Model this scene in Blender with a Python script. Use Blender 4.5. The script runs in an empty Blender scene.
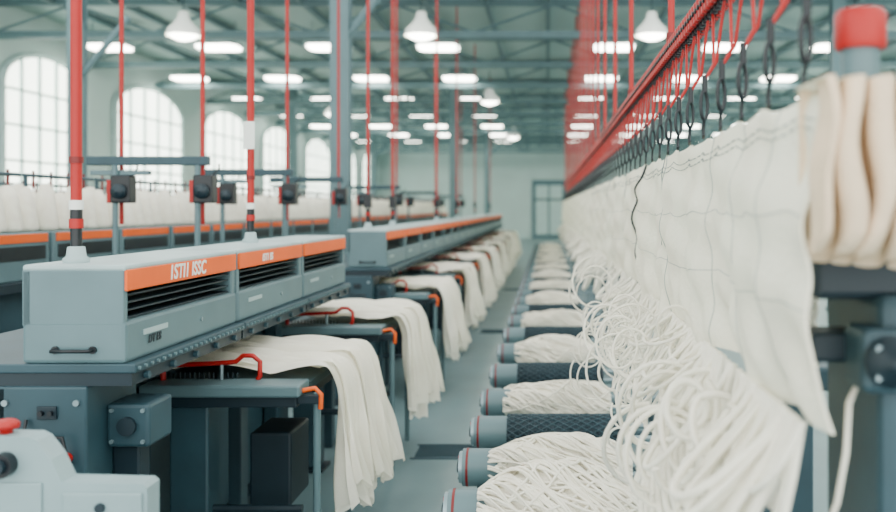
import bpy, bmesh, math, random
from mathutils import Vector, Matrix
random.seed(7)
H=1.6
S=bpy.context.scene

# ------------------------------------------------------------ materials
def lin(c):
    r=[]
    for v in c:
        v=v/255.0
        r.append(v/12.92 if v<=0.04045 else ((v+0.055)/1.055)**2.4)
    return tuple(r)+(1.0,)
def mat(name,rgb,rough=0.5,metal=0.0,var=0.08,scale=6,bump=0.0,bscale=80,emit=0,transl=0,pattern=None):
    m=bpy.data.materials.new(name); m.use_nodes=True
    nt=m.node_tree; N=nt.nodes; L=nt.links
    p=N['Principled BSDF']; c=lin(rgb)
    tc=N.new('ShaderNodeTexCoord')
    n=N.new('ShaderNodeTexNoise'); n.inputs['Scale'].default_value=scale; n.inputs['Detail'].default_value=4
    L.new(tc.outputs['Object'],n.inputs['Vector'])
    r=N.new('ShaderNodeValToRGB')
    r.color_ramp.elements[0].position=0.3; r.color_ramp.elements[1].position=0.7
    r.color_ramp.elements[0].color=tuple(x*(1-var) for x in c[:3])+(1,)
    r.color_ramp.elements[1].color=tuple(min(1,x*(1+var)) for x in c[:3])+(1,)
    L.new(n.outputs['Fac'],r.inputs['Fac']); L.new(r.outputs['Color'],p.inputs['Base Color'])
    p.inputs['Roughness'].default_value=rough; p.inputs['Metallic'].default_value=metal
    if emit:
        p.inputs['Emission Color'].default_value=c; p.inputs['Emission Strength'].default_value=emit
    if bump:
        if pattern=='mesh':
            t=N.new('ShaderNodeTexVoronoi'); t.inputs['Scale'].default_value=bscale; o=t.outputs['Distance']
        elif pattern=='wave':
            t=N.new('ShaderNodeTexWave'); t.inputs['Scale'].default_value=bscale; t.inputs['Distortion'].default_value=2; o=t.outputs['Fac']
        else:
            t=N.new('ShaderNodeTexNoise'); t.inputs['Scale'].default_value=bscale; o=t.outputs['Fac']
        L.new(tc.outputs['Object'],t.inputs['Vector'])
        b=N.new('ShaderNodeBump'); b.inputs['Strength'].default_value=bump; b.inputs['Distance'].default_value=0.01
        L.new(o,b.inputs['Height']); L.new(b.outputs['Normal'],p.inputs['Normal'])
    if transl:
        t=N.new('ShaderNodeBsdfTranslucent'); L.new(r.outputs['Color'],t.inputs['Color'])
        mx=N.new('ShaderNodeMixShader'); mx.inputs[0].default_value=transl
        L.new(p.outputs[0],mx.inputs[1]); L.new(t.outputs[0],mx.inputs[2])
        L.new(mx.outputs[0],N['Material Output'].inputs['Surface'])
    return m
M={}
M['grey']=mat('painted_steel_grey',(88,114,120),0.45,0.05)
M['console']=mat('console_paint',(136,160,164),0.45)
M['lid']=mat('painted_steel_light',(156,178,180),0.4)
M['dark']=mat('painted_steel_dark',(40,68,78),0.5,0.05,var=0.15)
M['deep']=mat('painted_steel_deep',(14,36,46),0.5,0.05)
M['black']=mat('black_plastic',(6,16,24),0.4)
M['orange']=mat('orange_panel',(232,92,0),0.55,var=0.04)
M['red']=mat('red_enamel',(168,10,6),0.5,var=0.05)
M['redd']=mat('red_enamel_dark',(112,10,12),0.5,var=0.1)
M['steel']=mat('bare_steel',(140,160,166),0.3,0.6)
M['white']=mat('white_plastic',(235,238,232),0.5,var=0.02)
M['bell']=mat('opal_glass_shade',(240,244,236),0.4,var=0.02,emit=0.5)
M['cloth']=mat('white_cotton_cloth',(254,250,236),0.9,var=0.03,scale=9,bump=0.3,bscale=160,transl=0.25)
M['curtain']=mat('white_woven_fabric',(255,250,232),0.9,var=0.04,scale=4,bump=0.45,bscale=70,transl=0.2)
M['cream']=mat('cream_fabric',(232,208,178),0.9,var=0.08,scale=14,bump=0.35,bscale=140,transl=0.05)
M['yarn']=mat('white_yarn',(252,246,230),0.9,var=0.06,scale=20,bump=0.5,bscale=300)
M['thread']=mat('grey_thread',(80,104,110),0.8)
M['thread2']=mat('pale_thread',(150,160,158),0.8)
M['mesh']=mat('knurled_rubber',(18,40,50),0.65,bump=1.0,bscale=65,pattern='mesh')
M['floor']=mat('concrete_floor',(100,124,128),0.35,var=0.14,scale=1.5,bump=0.05,bscale=30)
M['wall']=mat('plaster_wall',(180,200,198),0.8,var=0.05,scale=1)
M['ceil']=mat('ceiling_sheet',(164,188,186),0.8,var=0.05,scale=1)
M['beam']=mat('beam_paint',(92,120,126),0.6,var=0.08)
M['frame']=mat('window_frame_paint',(178,202,200),0.5)
M['lamp']=mat('lamp_diffuser',(255,255,240),0.5,var=0,emit=20)
M['glass']=mat('frosted_window_glow',(240,248,234),0.5,var=0.03,scale=1,emit=6)
M['door']=mat('door_paint',(80,110,120),0.5)

# ------------------------------------------------------------ builder
class B:
    def __init__(s): s.v=[];s.f=[];s.mi=[];s.sm=[];s.mats=[]
    def add(s,V,F,m,smooth=False):
        o=len(s.v); s.v+= [tuple(x) for x in V]
        if m not in s.mats: s.mats.append(m)
        k=s.mats.index(m)
        for f in F: s.f.append([i+o for i in f]); s.mi.append(k); s.sm.append(smooth)
    def box(s,x0,x1,y0,y1,z0,z1,m,bev=0.0):
        bm=bmesh.new(); bmesh.ops.create_cube(bm,size=1)
        for v in bm.verts: v.co=Vector(((x0+x1)/2+v.co.x*(x1-x0),(y0+y1)/2+v.co.y*(y1-y0),(z0+z1)/2+v.co.z*(z1-z0)))
        if bev: bmesh.ops.bevel(bm,geom=bm.edges[:],offset=bev,segments=2,profile=0.5,affect='EDGES')
        bm.verts.index_update()
        s.add([v.co for v in bm.verts],[[v.index for v in f.verts] for f in bm.faces],m); bm.free()
    def tube(s,P,r,m,n=8,caps=True,smooth=True):
        P=[Vector(p) for p in P]; k=len(P); R=r if isinstance(r,(list,tuple)) else [r]*k
        V=[];F=[]; prev=None
        for i,p in enumerate(P):
            a=P[max(0,i-1)]; b=P[min(k-1,i+1)]
            if (b-a).length<1e-9: t=prevt
            else: t=(b-a).normalized()
            prevt=t
            if prev is None:
                u=t.orthogonal().normalized()
            else:
                u=prev-t*prev.dot(t)
                u=u.normalized() if u.length>1e-6 else t.orthogonal().normalized()
            prev=u; w=t.cross(u)
            for j in range(n):
                an=2*math.pi*j/n; V.append(p+(u*math.cos(an)+w*math.sin(an))*R[i])
        for i in range(k-1):
            for j in range(n):
                F.append([i*n+j,i*n+(j+1)%n,(i+1)*n+(j+1)%n,(i+1)*n+j])
        s.add(V,F,m,smooth)
        if caps:
            s.add(V[:n],[list(range(n))[::-1]],m); s.add(V[-n:],[list(range(n))],m)
    def cyl(s,p0,p1,r,m,n=16,r1=None):
        s.tube([p0,p1],[r,r if r1 is None else r1],m,n)
    def lathe(s,base,axis,prof,m,n=20):
        base=Vector(base); axis=Vector(axis)
        V=[];F=[]; u=axis.orthogonal().normalized(); w=axis.cross(u)
        for d,r in prof:
            for j in range(n):
                an=2*math.pi*j/n; V.append(base+axis*d+(u*math.cos(an)+w*math.sin(an))*r)
        for i in range(len(prof)-1):
            for j in range(n): F.append([i*n+j,i*n+(j+1)%n,(i+1)*n+(j+1)%n,(i+1)*n+j])
        s.add(V,F,m,True)
    def grid(s,fn,nu,nv,m,smooth=True):
        V=[fn(i/nu,j/nv) for i in range(nu+1) for j in range(nv+1)]
        F=[[i*(nv+1)+j,(i+1)*(nv+1)+j,(i+1)*(nv+1)+j+1,i*(nv+1)+j+1] for i in range(nu) for j in range(nv)]
        s.add(V,F,m,smooth)
    def prism(s,poly,y0,y1,m,ax='y'):
        n=len(poly)
        if ax=='y': V=[(a,y0,b) for a,b in poly]+[(a,y1,b) for a,b in poly]
        else: V=[(y0,a,b) for a,b in poly]+[(y1,a,b) for a,b in poly]
        F=[[i,(i+1)%n,(i+1)%n+n,i+n] for i in range(n)]+[list(range(n))[::-1],[i+n for i in range(n)]]
        s.add(V,F,m)
    def obj(s,name,loc=(0,0,0),fix=True):
        me=bpy.data.meshes.new(name); me.from_pydata(s.v,[],s.f)
        for k in s.mats: me.materials.append(M[k])
        me.polygons.foreach_set('material_index',s.mi); me.polygons.foreach_set('use_smooth',s.sm)
        me.update()
        if fix:
            bm=bmesh.new(); bm.from_mesh(me); bmesh.ops.recalc_face_normals(bm,faces=bm.faces); bm.to_mesh(me); bm.free()
        o=bpy.data.objects.new(name,me); S.collection.objects.link(o); o.location=loc
        return o
def inst(o,name,loc,rot=0,sc=None):
    c=bpy.data.objects.new(name,o.data); S.collection.objects.link(c); c.location=loc; c.rotation_euler=(0,0,rot)
    if sc: c.scale=sc
    return c

# ------------------------------------------------------------ room
XL,XR,YF,ZC=-9.0,8.0,48.0,5.0
b=B(); b.box(XL-.2,XR+.2,-2,YF+.2,-.1,0,'floor'); b.obj('floor')
b=B(); b.box(XL-.2,XL,-2,YF+.2,0,ZC,'wall'); b.obj('wall_left')
b=B(); b.box(XR,XR+.2,-2,YF+.2,0,ZC,'wall'); b.obj('wall_right')
b=B(); b.box(XL,XR,YF,YF+.2,0,ZC,'wall'); b.obj('wall_far')
b=B(); b.box(XL-.2,XR+.2,13,YF+.2,ZC,ZC+.1,'ceil')
for x in (XL-.2,-5.2,-1.4,2.4,6.2): b.box(x,x+.8,-2,13,ZC,ZC+.1,'ceil')  # unseen roof strips, gaps added between them to let sky light in
for y in (-2,3,8): b.box(XL-.2,XR+.2,y,y+.3,ZC+.02,ZC+.08,'ceil')
for x in range(-8,8):
    b.box(x-.04,x+.04,13,YF,ZC-.1,ZC,'beam')
b.obj('ceiling')
# aisle grates
b=B()
for yy in (5.75,11.5,17.5):
    for k in range(9): b.box(-.86,-.48,yy+k*.035,yy+k*.035+.012,.0,.006,'dark')
    b.box(-.88,-.46,yy-.02,yy,0,.007,'dark'); b.box(-.88,-.46,yy+.31,yy+.33,0,.007,'dark')
b.obj('floor_grate')
# trusses
b=B(); zb=H+2.75
b.box(XL,XR,-.08,.08,zb,zb+.11,'beam'); b.box(XL,XR,-.06,.06,ZC-.12,ZC-.02,'beam')
x=XL; up=True
while x<XR-.1:
    x2=min(XR,x+1.3)
    z0,z1=(zb+.1,ZC-.1) if up else (ZC-.1,zb+.1)
    b.cyl((x,0,z0),(x2,0,z1),.022,'beam',6); x=x2; up=not up
tr=b.obj('roof_truss',(0,14.6,0))
for k in range(1,11): inst(tr,'roof_truss',(0,14.6+3.05*k,0))
# ceiling panels
def rrect(hx,hy,r,n=5):
    P=[]
    for cx,cy,a0 in ((hx-r,hy-r,0),(-hx+r,hy-r,90),(-hx+r,-hy+r,180),(hx-r,-hy+r,270)):
        for i in range(n+1):
            a=math.radians(a0+90*i/n); P.append((cx+r*math.cos(a),cy+r*math.sin(a)))
    return P
b=B()
def slab(poly,z0,z1,m):
    n=len(poly); V=[(x,y,z0) for x,y in poly]+[(x,y,z1) for x,y in poly]
    b.add(V,[[i,(i+1)%n,(i+1)%n+n,i+n] for i in range(n)]+[list(range(n))[::-1],[i+n for i in range(n)]],m)
slab(rrect(.36,.28,.14),0,.04,'lamp'); slab(rrect(.40,.32,.16),.04,.1,'lid')
b.cyl((-.3,0,.09),(-.3,0,ZC-H-2.9),.01,'steel',6); b.cyl((.3,0,.09),(.3,0,ZC-H-2.9),.01,'steel',6)
cl=b.obj('ceiling_light',(-8,16.4,H+2.9)); first=True
for k in range(8):
    for x in (-8.1,-6,-4,-2,1.2,3.2,5.2,7):
        if first: first=False; continue
        inst(cl,'ceiling_light',(x,16.4+3.95*k,H+2.9))
# bell pendants
b=B(); b.lathe((0,0,0),(0,0,1),[(0,.25),(.02,.25),(.1,.23),(.18,.15),(.26,.09),(.36,.07),(.38,0)],'bell',24)
b.lathe((0,0,0.02),(0,0,-1),[(0,.2),(.05,.17),(.08,.1),(.1,0)],'lamp',20)
b.cyl((0,0,.36),(0,0,ZC-H-2.62),.012,'dark',6)
pl=b.obj('bell_pendant_lamp',(-1.93,13.7,H+2.62))
for p in ((-5.55,13.7),(1.58,13.7),(-1.45,22.3),(-1.3,33.5),(-6,25.2),(2.2,25.2)): inst(pl,'bell_pendant_lamp',(p[0],p[1],H+2.62))
# windows
def window(n,w,xs,yc,side):
    b=B(); z0=1.2; zs=3.7; top=4.3; hw=w/2
    arc=[(hw*math.cos(a),zs+(top-zs)*math.sin(a)) for a in [math.pi*i/16 for i in range(17)]]
    poly=[(-hw,z0),(hw,z0)]+arc
    d=side
    b.prism(poly,0,.03*d,'glass','x')
    P=[(.05*d,a,z) for a,z in poly]; b.tube(P+[P[0]],.06,'frame',6)
    for k in range(1,5):
        y=-hw+w*k/5; b.box(min(.02*d,.08*d),max(.02*d,.08*d),y-.022,y+.022,z0,zs+(top-zs)*math.sqrt(max(0,1-(y/hw)**2)),'frame')
    for z in (1.8,2.4,3.0,3.6): b.box(min(.02*d,.08*d),max(.02*d,.08*d),-hw,hw,z-.02,z+.02,'frame')
    b.obj('window_%d'%n,(xs,yc,0))
i=1
for y,w in ((12.2,2.2),(16.1,2.7),(20.3,3.4),(25.2,3.6),(30,3.6),(35,3.6),(40,3.6),(44.8,3)):
    window(i,w,XL+.002,y,1); i+=1
for y in (12,17,22,27,32,37,42): window(i,3,XR-.002,y,-1); i+=1
b=B(); b.box(-.85,.95,-.12,-.02,0,3.1,'door',.02); b.box(-.65,0,-.14,-.11,.2,2.8,'frame'); b.box(.1,.75,-.14,-.11,.2,2.8,'frame'); b.box(-.75,.85,-.15,-.1,2.0,2.1,'dark')
b.obj('door_1',(0,YF,0))
b=B(); b.box(XL,XL+.04,-2,YF,0,.15,'frame'); b.obj('baseboard_left')
b=B(); b.box(XL,-.9,YF-.04,YF,0,.15,'frame'); b.box(1,XR,YF-.04,YF,0,.15,'frame'); b.obj('baseboard_far')
# columns
b=B(); b.box(-.1,.1,-.1,-.07,0,ZC,'beam'); b.box(-.1,.1,.07,.1,0,ZC,'beam'); b.box(-.02,.02,-.07,.07,0,ZC,'beam'); b.box(-.14,.14,-.14,.14,0,.04,'beam')
b.box(-.085,.085,-.085,.085,0,ZC-.7,'grey')
b.tube([(0.05,0,3.5),(.75,0,4.35)],.05,'beam',6)
co=b.obj('steel_column',(-2.3,10,0))
for p in ((-2.3,22),(-2.3,34),(-6.8,13),(-6.8,24),(-6.8,35),(4.5,14),(4.5,26)): inst(co,'steel_column',(p[0],p[1],0))

# ------------------------------------------------------------ machine module (length 1)
def module():
    b=B(); x0,x1=-.32,0; zt=H-.175; L=.985
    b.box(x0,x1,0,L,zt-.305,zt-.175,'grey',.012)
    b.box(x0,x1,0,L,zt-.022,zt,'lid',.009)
    b.box(x0,x1-.006,0.0,.03,zt-.19,zt-.015,'grey',.006)
    b.box(x0,x1-.006,L-.04,L,zt-.19,zt-.015,'grey',.006)
    b.box(x0,x0+.03,0,L,zt-.19,zt-.015,'grey',.005)
    b.box(x1-.03,x1+.003,.006,L-.01,zt-.082,zt-.016,'orange',.003)
    b.box(x1-.15,x1-.1,.03,L-.04,zt-.185,zt-.07,'black')
    for k in range(4): b.box(x1-.1,x1-.02,.03,L-.04,zt-.095-.024*k,zt-.1-.024*k,'deep')
    b.box(x1-.002,x1+.004,.12,.3,zt-.232,zt-.215,'lid')
    b.cyl((x1,.6,zt-.24),(x1+.006,.6,zt-.24),.008,'steel',8)
    zd=zt-.305
    b.box(-.8,.03,0,1.0,zd-.03,zd,'dark',.005)
    b.box(-.8,.015,0.01,1.0,zd-.07,zd-.03,'deep')
    for k in range(22): b.cyl((.03,.02+k*.045,zd-.015),(.038,.02+k*.045,zd-.015),.006,'grey',6)
    for k in range(5): b.cyl((.015,.1+k*.2,zd-.05),(.03,.1+k*.2,zd-.05),.012,'dark',8)
    b.box(-.44,-.37,.0,1.0,.06,zd-.07,'dark',.005)
    b.box(-.36,-.28,.46,.56,0,zd-.07,'dark',.008)
    b.box(-.46,-.3,.0,1.0,0,.06,'deep')
    b.cyl((-.15,.1,zd-.11),(-.15,.9,zd-.11),.018,'deep',10)
    return b
b=module(); mod0=b.obj('textile_machine',(-1.3,2.77,0))
ys=[3.78,4.79]+[7.27+1.01*k for k in range(18)]
mods=[inst(mod0,'textile_machine',(-1.3,y,0)) for y in ys]
def endplate(par):
    b=B(); zt=H-.175
    b.tube([(-.215,-.002,zt-.262),(-.215,-.03,zt-.262),(-.1,-.03,zt-.262),(-.1,-.002,zt-.262)],.006,'black',8)
    b.cyl((-.215,0,zt-.262),(-.215,-.008,zt-.262),.012,'black',10); b.cyl((-.1,0,zt-.262),(-.1,-.008,zt-.262),.012,'black',10)
    zd=zt-.375
    b.box(-.40,-.12,0.0,.34,.06,zd,'dark',.008); b.box(-.38,-.14,0.02,.32,0,.06,'deep')
    for (x,z) in ((-.37,zd-.05),(-.15,zd-.05),(-.37,zd-.5),(-.15,zd-.5)): b.cyl((x,0,z),(x,-.008,z),.01,'steel',8)
    b.box(-.27,-.21,-.008,0,zd-.1,zd-.06,'deep',.002)
    for x in (-.255,-.225): b.cyl((x,-.008,zd-.08),(x,-.02,zd-.08),.008,'black',8)
    b.cyl((-.18,0,zd-.22),(-.18,-.03,zd-.22),.018,'red',14); b.cyl((-.235,0,zd-.215),(-.235,-.03,zd-.215),.014,'red',14)
    b.tube([(-.30,-.01,zd-.1),(-.30,-.03,zd-.15),(-.18,-.03,zd-.15),(-.15,-.02,zd-.3),(-.14,0,zd-.36)],.006,'black',6)
    b.box(-.12,.02,.12,.3,zd-.22,zd-.08,'dark',.012)
    for (yx,z) in ((-.1,zd-.1),(0,zd-.1),(-.1,zd-.2),(0,zd-.2)): b.cyl((yx,.12,z),(yx,.112,z),.007,'steel',8)
    b.cyl((-.05,.12,zd-.15),(-.05,.105,zd-.15),.03,'deep',18)
    b.box(-.12,-.03,.16,.24,zd-.55,zd-.22,'deep',.008)
    o=b.obj('end_plate'); o.parent=par; return o
endplate(mod0); e=endplate(mods[2])
def label(txt,par,y,z,size,m):
    cu=bpy.data.curves.new('t','FONT'); cu.body=txt; cu.size=size; cu.extrude=.001; cu.shear=.15; cu.space_character=1.05; cu.offset=.0014
    t=bpy.data.objects.new('t',cu); S.collection.objects.link(t)
    bpy.context.view_layer.update()
    me=bpy.data.meshes.new_from_object(t.evaluated_get(bpy.context.evaluated_depsgraph_get())); me.materials.clear(); me.materials.append(M[m])
    bpy.data.objects.remove(t)
    o=bpy.data.objects.new('panel_lettering',me); S.collection.objects.link(o)
    o.rotation_euler=(math.pi/2,0,math.pi/2); o.location=(.0045,y,z); o.parent=par
label('1STI1 ISSC',mod0,.31,H-.175-.07,.07,'white')
label('15T1 ES',mods[0],.3,H-.175-.065,.045,'white')
label('DT ES',mod0,.15,H-.175-.262,.035,'deep')

# suspension rods
def rod(thick,box=0):
    b=B(); z0=H-.175
    b.lathe((0,0,z0),(0,0,1),[(0,.04),(.012,.04),(.02,.03),(.05,.026),(.055,0)],'lid',16)
    b.cyl((0,0,z0+.05),(0,0,z0+.11),.018,'black',12); b.cyl((0,0,z0+.11),(0,0,z0+.14),.022,'red',12); b.cyl((0,0,z0+.14),(0,0,z0+.17),.019,'black',12)
    b.cyl((0,0,z0+.17),(0,0,z0+.2),thick*1.3,'white',12)
    b.cyl((0,0,z0+.2),(0,0,ZC),thick,'red',12)
    b.cyl((0,0,z0+.32),(0,0,z0+.34),thick*1.25,'redd',12)
    if box==1: b.box(-.03,.03,-.03,.03,H+.0,H+.12,'black',.006)
    if box==2: b.box(-.028,.028,-thick-.008,-thick,H+.3,H+.44,'white',.002)
    return b
rod(.0175).obj('red_suspension_rod',(-1.52,2.9,0))
rod(.018,2).obj('red_suspension_rod',(-1.52,4.6,0))
r1=rod(.013,1).obj('red_suspension_rod',(-1.52,8.8,0))
for y in (7.6,12.3,15,18.7,23.6): inst(r1,'red_suspension_rod',(-1.52,y,0))

# yarn-feeder arms (row behind)
def gantry(rods):
    b=B()
    b.box(-.68,.06,-.03,.03,H+.26,H+.315,'dark',.006)
    b.box(-.66,-.3,-.02,.02,H+.2,H+.23,'grey',.004)
    for x in (0,-.5):
        b.cyl((x,-.03,0),(x,-.03,H+.26),.018,'grey',10)
        if x in rods: b.cyl((x-.0,.05,H-.1),(x,.05,ZC),.0135,'red',10)
        b.box(x-.02,x+.1,-.06,.04,H+.03,H+.2,'black',.01)
        b.lathe((x+.04,-.06,H+.1),(0,-1,0),[(0,.045),(.03,.045),(.035,.02),(.05,0)],'deep',14)
        b.box(x-.045,x-.018,-.05,.08,H+.03,H+.17,'red',.004)
        b.tube([(x+.08,0,H+.2),(x+.12,0,H+.24),(x+.12,0,H+.27)],.006,'black',6)
    b.box(-.56,.06,-.06,.02,0,.03,'dark')
    return b
gantry((0,-.5)).obj('yarn_feeder_gantry',(-2.13,5.5,0))
arm=gantry((0,)).obj('yarn_feeder_gantry',(-2.13,7.3,0))
for y in (9.1,12.6,17,22): inst(arm,'yarn_feeder_gantry',(-2.13,y,0))

# bobbin racks, rows behind
b=B()
b.box(-.35,0,0,.82,H-.42,H-.14,'grey',.012); b.box(-.005,.006,.03,.79,H-.2,H-.15,'orange',.002)
b.box(-.004,.004,.05,.77,H-.3,H-.22,'black'); b.box(-.5,.06,0,.82,H-.47,H-.42,'deep')
b.box(-.3,-.05,.05,.77,0,H-.47,'dark',.01)
rb=random.Random(2)
for k in range(5):
    for x in (-.1,-.26):
        hh=rb.uniform(.22,.29); 
        b.lathe((x,.09+k*.16,H-.14),(0,0,1),[(0,.05),(.01,.075),(.03,.079),(hh*.7,.056),(hh,.03),(hh+.005,0)],'yarn',12)
b.cyl((-.18,0,H+.2),(-.18,.82,H+.2),.012,'dark',8)
for k in range(4):
    b.cyl((-.18,.1+k*.2,H+.12),(-.18,.1+k*.2,H+.23),.008,'redd',6)
b.cyl((-.18,.02,H-.14),(-.18,.02,H+.2),.012,'dark',8)
br=b.obj('bobbin_rack',(-3.0,4.6,0))
for k in range(1,26): inst(br,'bobbin_rack',(-3.0,4.6+.86*k,0))
for xr in (-4.3,-5.8,-7.4):
    for k in range(0,26): inst(br,'bobbin_rack',(xr,5+.86*k+(0),0))

# ------------------------------------------------------------ take-up tables and draped cloth
b=B()
b.box(-.65,0,0,.16,.835,.885,'grey',.01)
b.box(-.65,0,.16,.85,.835,.872,'dark',.006)
b.box(-.62,-.02,.03,.82,.79,.835,'deep',.004)
b.box(-.55,-.39,.06,.2,.02,.79,'dark',.01); b.box(-.58,-.36,.03,.23,0,.02,'deep')
b.box(-.50,-.44,.6,.7,0,.79,'dark',.006)
b.cyl((.05,.08,.0),(.05,.08,.84),.016,'grey',10); b.cyl((.03,.8,.0),(.03,.8,.84),.016,'grey',10)
b.box(-.05,.07,.05,.11,.80,.835,'deep',.003)
b.tube([(.07,.06,.78),(.075,.05,.84),(.05,.05,.865),(-.0,.05,.855)],.010,'orange',8)
b.cyl((-.5,.12,.35),(-.02,.12,.35),.018,'deep',10)
b.box(-.3,-.12,.3,.6,.3,.62,'deep',.01)
b.tube([(-.62,.12,.93),(-.60,.12,.945),(-.34,.13,.955),(-.3,.13,.96),(-.27,.13,.985),(-.23,.13,.985),(-.20,.13,.96),(-.20,.13,.90),(-.21,.13,.885)],.010,'red',8)
b.cyl((-.6,.12,.885),(-.6,.12,.945),.012,'red',8); b.cyl((-.36,.13,.885),(-.36,.13,.955),.008,'steel',8)
for k in range(16): b.cyl((-.6+k*.02,.15,.885),(-.6+k*.02,.15,.91),.003,'deep',5)
tb=b.obj('take_up_table',(-1.0,3.62,0))
TY=[5.4,7.5,9.6,11.8,14.1,16.5,19,21.6,24]
for y in TY: inst(tb,'take_up_table',(-1.0,y,0))
def drape(seed):
    rr=random.Random(seed); ph=[rr.uniform(0,6.28) for _ in range(8)]
    b=B()
    def layer(off,y0,y1,zend,xout,m='cloth'):
        def fn(u,v):
            s=u*1.55
            fl=.55
            if s<fl: 
                x=-.62+s*1.15; z=.895+.012; d=0
            else:
                t=(s-fl)/(1.0); d=t
                a=min(1,t/.22)
                x=.012+.10*math.sin(a*math.pi/2)+xout*t**1.2; z=.907-.07*(1-math.cos(a*math.pi/2))-(max(0,t-.08))*(.84-zend)*1.0
            y=y0+(y1-y0)*v
            y+= (v-.5)*.06*d
            f=math.sin(v*17+ph[0]+d*1.2)*.5+math.sin(v*31+ph[1]-d*2)*.3+math.sin(v*60+ph[2]+d*3)*.35+math.sin(v*110+ph[3]+d*2)*.25
            x+=f*(.012+.048*d**.6)*(1 if s>=fl else 0)
            z+=math.sin(v*23+ph[3]+s*3)*.009+abs(math.sin(v*9+s*6+ph[4]))*.026*(1-d)+abs(math.sin(v*5-s*9+ph[5]))*.018*(1-d)
            if d>0: z+=d*(.03*math.sin(v*11+ph[5])+.025*math.sin(v*41+ph[6])+.012*math.sin(v*97))
            y+=.01*math.sin(s*9+ph[7]+v*4)
            return (x+off,y,z+off*.6)
        b.grid(fn,60,150,m)
    layer(.0,.17,.80,.27,.06)
    layer(.02,.2,.6,.36,.05)
    layer(.035,.45,.82,.31,.08)
    o=b.obj('draped_cloth',fix=False)
    return o
ds=[drape(3),drape(8),drape(15)]
for k,o in enumerate(ds): o.location=(-1.0,([3.62]+TY)[k],0)
for k in range(3,10): inst(ds[k%3],'draped_cloth',(-1.0,([3.62]+TY)[k],0))

# ------------------------------------------------------------ console near left
b=B()
prof=[(-1.7,.06),(-.98,.06),(-.98,.915),(-.99,.925),(-1.19,.93),(-1.215,.985),(-1.25,1.03),(-1.27,1.04),(-1.7,1.05)]
b.prism(prof,2.2,2.27,'console'); b.box(-1.65,-1.0,2.21,2.26,0,.06,'deep')
b.box(-1.185,-.99,2.192,2.2,.3,.905,'console',.004)
b.box(-1.4,-1.235,2.194,2.2,.7,.93,'console',.004)
b.cyl((-1.325,2.2,.975),(-1.325,2.17,.975),.030,'black',20); b.cyl((-1.325,2.17,.975),(-1.325,2.155,.975),.018,'deep',16)
b.cyl((-1.09,2.193,.87),(-1.09,2.183,.87),.012,'deep',12); b.cyl((-1.02,2.193,.84),(-1.02,2.183,.84),.008,'deep',12)
b.lathe((-1.345,2.235,1.04),(0,0,1),[(0,.015),(.012,.015),(.014,.03),(.026,.03),(.034,.02),(.037,0)],'red',18)
b.obj('control_console')

# ------------------------------------------------------------ rollers on the right
def hank(b,x0,x1,r,n,pts,rt,seed):
    rr=random.Random(seed)
    def blob(u,v):
        a=2*math.pi*v; x=x0+(x1-x0)*u; p=math.sin(math.pi*min(1,max(0,.06+u*.88)))**.45
        q=r*p*.93*(1+.14*math.sin(3*a+u*5+seed)+.07*math.sin(7*a-u*9))
        return (x,q*math.cos(a),q*math.sin(a)*.85)
    b.grid(blob,18,24,'yarn')
    for i in range(n):
        a0=rr.uniform(0,6.28); tw=rr.uniform(1.8,4.2)*(1 if i%7 else -1); k=rr.uniform(0,1); lift=rr.uniform(.0,.02)
        P=[]
        for j in range(pts+1):
            u=j/pts; a=a0+tw*u+.3*math.sin(u*6+k*6)
            x=x0-.01+(x1-x0+.02)*u; p=math.sin(math.pi*(.06+u*.88))**.45
            q=r*p*(1+.14*math.sin(3*a+u*5+seed)+.07*math.sin(7*a-u*9))+.005*math.sin(k*9+u*12)+lift
            P.append((x,q*math.cos(a),q*math.sin(a)*.85))
        b.tube(P,rt,'yarn',5)
def roller(kind,seed=0,r=.13,n=95):
    b=B()
    b.cyl((-.36,0,0),(-.2,0,0),.078,'grey',28); b.cyl((-.375,0,0),(-.36,0,0),.066,'steel',24); b.cyl((-.345,0,0),(-.335,0,0),.0795,'redd',28)
    b.cyl((-.385,0,0),(-.375,0,0),.022,'deep',12); b.cyl((-.372,.0,.04),(-.38,0,.04),.012,'red',10)
    for k in range(8): b.cyl((-.375,.05*math.cos(k*.785),.05*math.sin(k*.785)),(-.379,.05*math.cos(k*.785),.05*math.sin(k*.785)),.006,'deep',6)
    if kind=='mesh':
        b.cyl((-.2,0,0),(.34,0,0),.084,'mesh',36); b.cyl((.34,0,0),(.36,0,0),.07,'deep',24)
        # raised diamond knurl: two families of helical ribs
        for s_ in (1,-1):
            for k in range(18):
                a0=k*2*math.pi/18
                b.tube([(-.2+.54*j/24,.086*math.cos(a0+s_*j/24*3.4),.086*math.sin(a0+s_*j/24*3.4)) for j in range(25)],.0032,'dark',4,False)
    else:
        b.cyl((-.2,0,0),(.34,0,0),.05,'grey',24); hank(b,-.24,.34,r,n,26,.0055,seed)
    b.cyl((.34,.045,.02),(.8,.045,.02),.014,'steel',10); b.cyl((.34,-.045,-.02),(.8,-.045,-.02),.014,'steel',10)
    b.box(-.3,-.26,-.03,.03,-.5,-.06,'dark',.005); b.box(-.34,-.22,-.07,.07,-.5,-.48,'deep')
    b.box(.76,.8,-.07,.07,-.5,.06,'dark',.005)
    b.cyl((-.28,0,-.38),(.78,0,-.38),.02,'dark',8)
    return b
rm=roller('mesh').obj('knurled_roller',(0,4.42,.5)); rh=roller('hank',1).obj('yarn_hank_roller',(0,3.82,.5)); rh2=roller('hank',5).obj('yarn_hank_roller',(0,5.08,.5))
roller('hank',8,.165,150).obj('yarn_hank_roller',(0.0,3.27,.5))
k=0
y=5.9
while y<26:
    if k%2==0: inst(rm,'knurled_roller',(0,y,.5))
    else: inst(rh if k%4==1 else rh2,'yarn_hank_roller',(0,y,.5))
    y+=.9; k+=1

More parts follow.
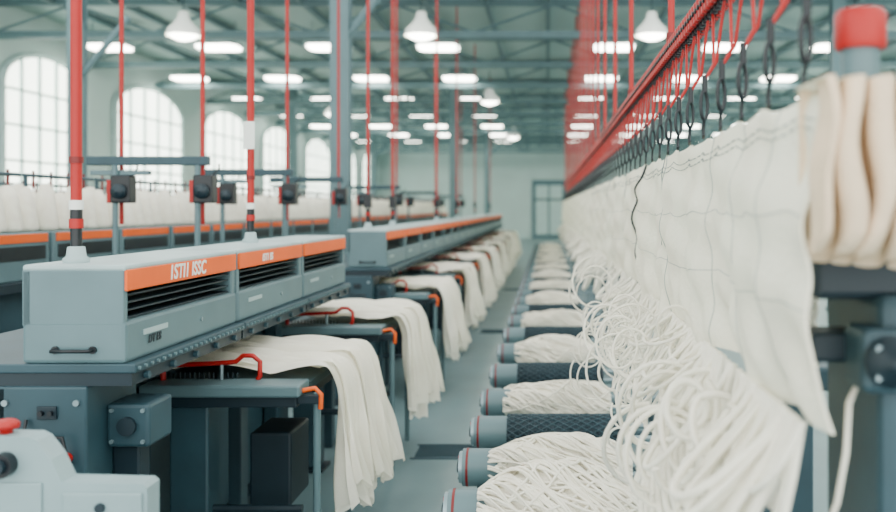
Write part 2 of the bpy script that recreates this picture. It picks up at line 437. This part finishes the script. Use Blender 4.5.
# ------------------------------------------------------------ hanging fabric
Y0,Y1=1.5,27.0; XC=.45
def cur(y,t,off=0):
    near=max(0,1-(y-Y0)/1.2)
    sc=abs(math.sin(math.pi*(y-1.6)/.26))
    z=H+.205-.018*sc*(1-t)-t*(.60+.02*math.sin(y*2.3)+.012*math.sin(y*7.1))
    x=XC-.045*math.sin(math.pi*t)*(.4+.6*near)+.02*t*near
    x+=.010*math.sin(y*5.2+t*2.5)+.008*math.sin(y*13+t*4)*(.4+t)+.018*t*math.sin(y*8.5+1.3)
    x+=.007*math.sin(y*31+t*5+math.sin(t*7)*2)*(t+.15)+.006*math.sin(t*22+y*6)+.004*math.sin(t*13-y*21)
    x+=.006*(1-t)**3*math.cos(math.pi*(y-1.6)/.13)
    return (x-off,y,z)
b=B()
def ymap(u): return Y0+(Y1-Y0)*(u**1.8)
b.grid(lambda u,v: cur(ymap(u),v),1000,48,'curtain')
b.grid(lambda u,v: cur(ymap(u),v,-.006),1000,48,'curtain')
b.grid(lambda u,v: (cur(Y0,u)[0]+.006*v,Y0,cur(Y0,u)[2]),48,1,'curtain')
for t in (.07,.10):
    y=Y0+.02
    while y<9: 
        b.tube([cur(y,t,.002),cur(y+.012,t,.003),cur(y+.022,t,.002)],.0013,'thread',4); y+=.034
for t in (.36,.64): b.tube([cur(Y0+.03*k,t,.0005) for k in range(250)],.001,'thread2',4)
for ys_,m,w in ((1.72,'thread2',.001),(2.02,'thread2',.001),(2.45,'thread2',.0014),(3.3,'thread2',.002),(5.2,'thread2',.003),(6.6,'thread2',.003)):
    b.tube([cur(ys_+.02*math.sin(t/30*5),t/30,.0005) for t in range(31)],w,m,5)
b.tube([cur(4.15+.35*math.sin(t/30*3.2),t/30,.003) for t in range(31)],.0055,'deep',6)
b.tube([cur(3.4+.02*math.sin(t/30*3.2),t/30,.003) for t in range(0,18)],.0015,'thread',6)
b.obj('hanging_fabric_curtain',fix=False)

# cords below the curtain
b=B(); rr=random.Random(4)
zb_=H-.37
def uloop(ya,yb,dep,out,r,n=26):
    P=[]
    for i in range(n+1):
        s=i/n; sn=math.sin(math.pi*s)
        P.append((XC-.01-out*sn**.8,ya+(yb-ya)*(s-.12*math.sin(2*math.pi*s)),zb_-dep*sn**.7))
    b.tube(P,r,'yarn',7)
def curl(c,R,r,turns,tilt,p0):
    P=[]
    for k in range(37):
        a=p0+k/36*turns*6.28; q=R*(1+.25*math.sin(k/36*3+p0))
        P.append(Vector(c)+Vector((math.cos(a)*q,math.sin(a)*q*math.sin(tilt),math.sin(a)*q*1.15)))
    b.tube(P,r,'yarn',7)
for i in range(20):
    ya=rr.uniform(1.55,2.1); yb=ya+rr.uniform(.3,.8); uloop(ya,yb,rr.uniform(.1,.42),rr.uniform(.0,.10),rr.uniform(.007,.010))
for i in range(22):
    ya=rr.uniform(1.6,2.6); yb=ya+rr.uniform(.08,.25); uloop(ya,yb,rr.uniform(.15,.45),rr.uniform(.02,.2),rr.uniform(.006,.010))
for i in range(12):
    ya=1.60+i*.03; uloop(ya,2.75-i*.045,.47-i*.026,.20-.013*i,.0105,34)
for i in range(16):
    curl((rr.uniform(.28,.42),rr.uniform(1.8,2.7),H-rr.uniform(.45,.72)),rr.uniform(.05,.11),rr.uniform(.006,.009),rr.uniform(.7,1.5),rr.uniform(-.8,.8),rr.uniform(0,6))
for i in range(48):
    ya=rr.uniform(2.4,4.4); yb=ya+rr.uniform(.15,.5); uloop(ya,yb,rr.uniform(.06,.36),rr.uniform(.0,.16),rr.uniform(.005,.008))
for i in range(36):
    curl((rr.uniform(.2,.4),rr.uniform(2.8,4.6),H-rr.uniform(.36,.76)),rr.uniform(.04,.11),rr.uniform(.0035,.0055),rr.uniform(.8,1.7),rr.uniform(-.7,.7),rr.uniform(0,6))
for i in range(150):
    ya=rr.uniform(4.3,24); yb=ya+rr.uniform(.2,.6); uloop(ya,yb,rr.uniform(.08,.34),rr.uniform(.0,.2),rr.uniform(.008,.014),12)
b.obj('yarn_cord_loops')

# pleated fabric bundle at near end
b=B()
def ser(u):
    a=u*math.pi*2*7.0
    x=.432+.32*u+.012*math.sin(2*a)
    y=1.455-.055*math.cos(a)
    return x,y
def pl_(u,v):
    x,y=ser(u); z=H+.207-.285*v+.004*math.sin(u*44)
    x+=.006*math.sin(v*5+u*20)+.005*math.sin(v*9+u*7); y+=-.016*math.sin(math.pi*v)+.01*v
    if v>.85: y+=.03*((v-.85)/.15)**2
    z+=(.012*math.cos(u*math.pi*14)-.03*u)*max(0,(v-.8)/.2)
    return (x,y,z)
b.grid(pl_,340,24,'cream')
b.grid(lambda u,v:(ser(u)[0],ser(u)[1]+(1.58-ser(u)[1])*v,H+.207+.004*math.sin(u*44)),340,4,'curtain')
b.grid(lambda u,v:(.44+.32*u,1.58,H+.207-.28*v),20,4,'cream')
b.obj('pleated_fabric_bundle',fix=False)

# near right frame
b=B()
b.box(.49,.80,1.66,1.9,H-.17,H-.08,'deep',.015)
b.box(.60,.80,1.62,1.95,.04,H-.16,'dark',.02); b.box(.56,.84,1.58,1.99,0,.04,'deep',.005)
b.box(.49,.62,1.68,1.8,H-.29,H-.235,'deep',.01)
b.box(.555,.66,1.585,1.7,H-.33,H-.215,'dark',.015)
b.lathe((.60,1.585,H-.27),(0,-1,0),[(0,.045),(.02,.045),(.024,.034),(.04,.03),(.043,.014),(.055,.014),(.056,0)],'deep',24)
for k in range(4): b.cyl((.60+.036*math.cos(k*1.57+.78),1.565,H-.27+.036*math.sin(k*1.57+.78)),(.60+.036*math.cos(k*1.57+.78),1.56,H-.27+.036*math.sin(k*1.57+.78)),.006,'steel',6)
b.cyl((.562,1.62,H-.1),(.562,1.62,H+.285),.033,'grey',24)
b.lathe((.562,1.62,H+.285),(0,0,1),[(0,.033),(0,.042),(.004,.045),(.062,.045),(.070,.040),(.072,0)],'red',28)
b.tube([(.62,1.75,H-.3),(.555,1.66,H-.36),(.55,1.66,H-.45),(.54,1.68,H-.55),(.52,1.7,H-.62),(.5,1.72,H-.66)],.006,'yarn',8)
b.obj('machine_side_frame')
b=B(); rr=random.Random(9)
for i in range(26):
    x=.5+.11*i/26+rr.uniform(-.006,.006); y=2.05+rr.uniform(-.03,.03)
    P=[(x+.012*math.sin(k*.8+i),y,H-.09-.27*k/14) for k in range(15)]
    b.tube(P,.006,'yarn',5)
b.cyl((.49,2.05,H-.085),(.68,2.05,H-.085),.014,'deep',10)
b.obj('yarn_skein')
b=B(); b.box(.62,.72,2.2,27,H-.45,H-.39,'dark',.01)
for k in range(12): b.box(.63,.71,2.4+k*2.1,2.5+k*2.1,0,H-.45,'dark',.008)
b.obj('support_rail')

# ------------------------------------------------------------ overhead chain rail with hooks
b=B(); zr=H+.62; xr=.5
b.box(xr-.018,xr+.018,.6,27,zr-.02,zr+.03,'redd')
y=.62
while y<27:
    st=.05 if y<8 else .1
    b.box(xr-.034,xr-.018,y,y+st*.55,zr-.03,zr+.035,'red',.004 if y<6 else 0)
    b.box(xr+.018,xr+.034,y,y+st*.55,zr-.03,zr+.035,'red')
    if y<8:
        b.cyl((xr-.04,y+st*.28,zr),(xr-.034,y+st*.28,zr),.009,'black',6); b.cyl((xr,y+st*.8,zr-.035),(xr,y+st*.8,zr-.02),.012,'black',6)
        b.cyl((xr-.03,y+st*.78,zr),(xr-.018,y+st*.78,zr),.016,'black',8)
    y+=st
b.obj('overhead_chain_rail')
b=B(); y=1.6; k=0
while y<25:
    n=8 if y<6 else 5
    za=H+.375
    b.tube([(xr,y-.09,zr-.032),(xr-.01,y-.02,za+.05),(XC+.01,y,za)],.0048,'red',n)
    b.tube([(xr,y+.09,zr-.032),(xr-.01,y+.02,za+.05),(XC+.01,y,za)],.0048,'red',n)
    P=[(XC+.008+.012*math.sin(a),y+.012*math.sin(a),H+.30+.042*math.cos(a)) for a in [6.283*j/14 for j in range(15)]]
    b.tube(P,.0055,'black',6)
    b.cyl((XC+.01,y,H+.34),(XC+.01,y,za+.015),.009,'black',8)
    b.tube([(XC+.008,y,H+.257),(XC+.008,y+.012,H+.235),(XC+.006,y,H+.205),(XC+.004,y-.014,H+.215)],.005,'black',6)
    y+=.26; k+=1
b.obj('fabric_hook_set')
b=B()
b.cyl((0,0,zr+.036),(0,0,ZC),.014,'red',10); b.cyl((0,0,zr+.036),(0,0,zr+.09),.022,'redd',10)
hs=b.obj('rail_hanger_rod',(xr,3.65,0))
for y in (5.4,6.7,7.9,9.0,10,11,12.2,13.4,14.7,16,17.4,19,20.6,22.3,24,26): inst(hs,'rail_hanger_rod',(xr,y,0))

# ------------------------------------------------------------ light
w=bpy.data.worlds.new('world'); S.world=w; w.use_nodes=True
bg=w.node_tree.nodes['Background']; bg.inputs[0].default_value=(.96,.98,.94,1); bg.inputs[1].default_value=3.8

cam=bpy.data.cameras.new('camera'); co_=bpy.data.objects.new('camera',cam); S.collection.objects.link(co_)
co_.location=(0,0,H); co_.rotation_euler=(math.pi/2,0,0)
cam.sensor_width=36; cam.lens=900*36/896; cam.shift_x=-(548-448)/896; cam.shift_y=-(256-208)/896
cam.clip_end=200
cam.dof.use_dof=True; cam.dof.focus_distance=3.3; cam.dof.aperture_fstop=1.6
S.camera=co_
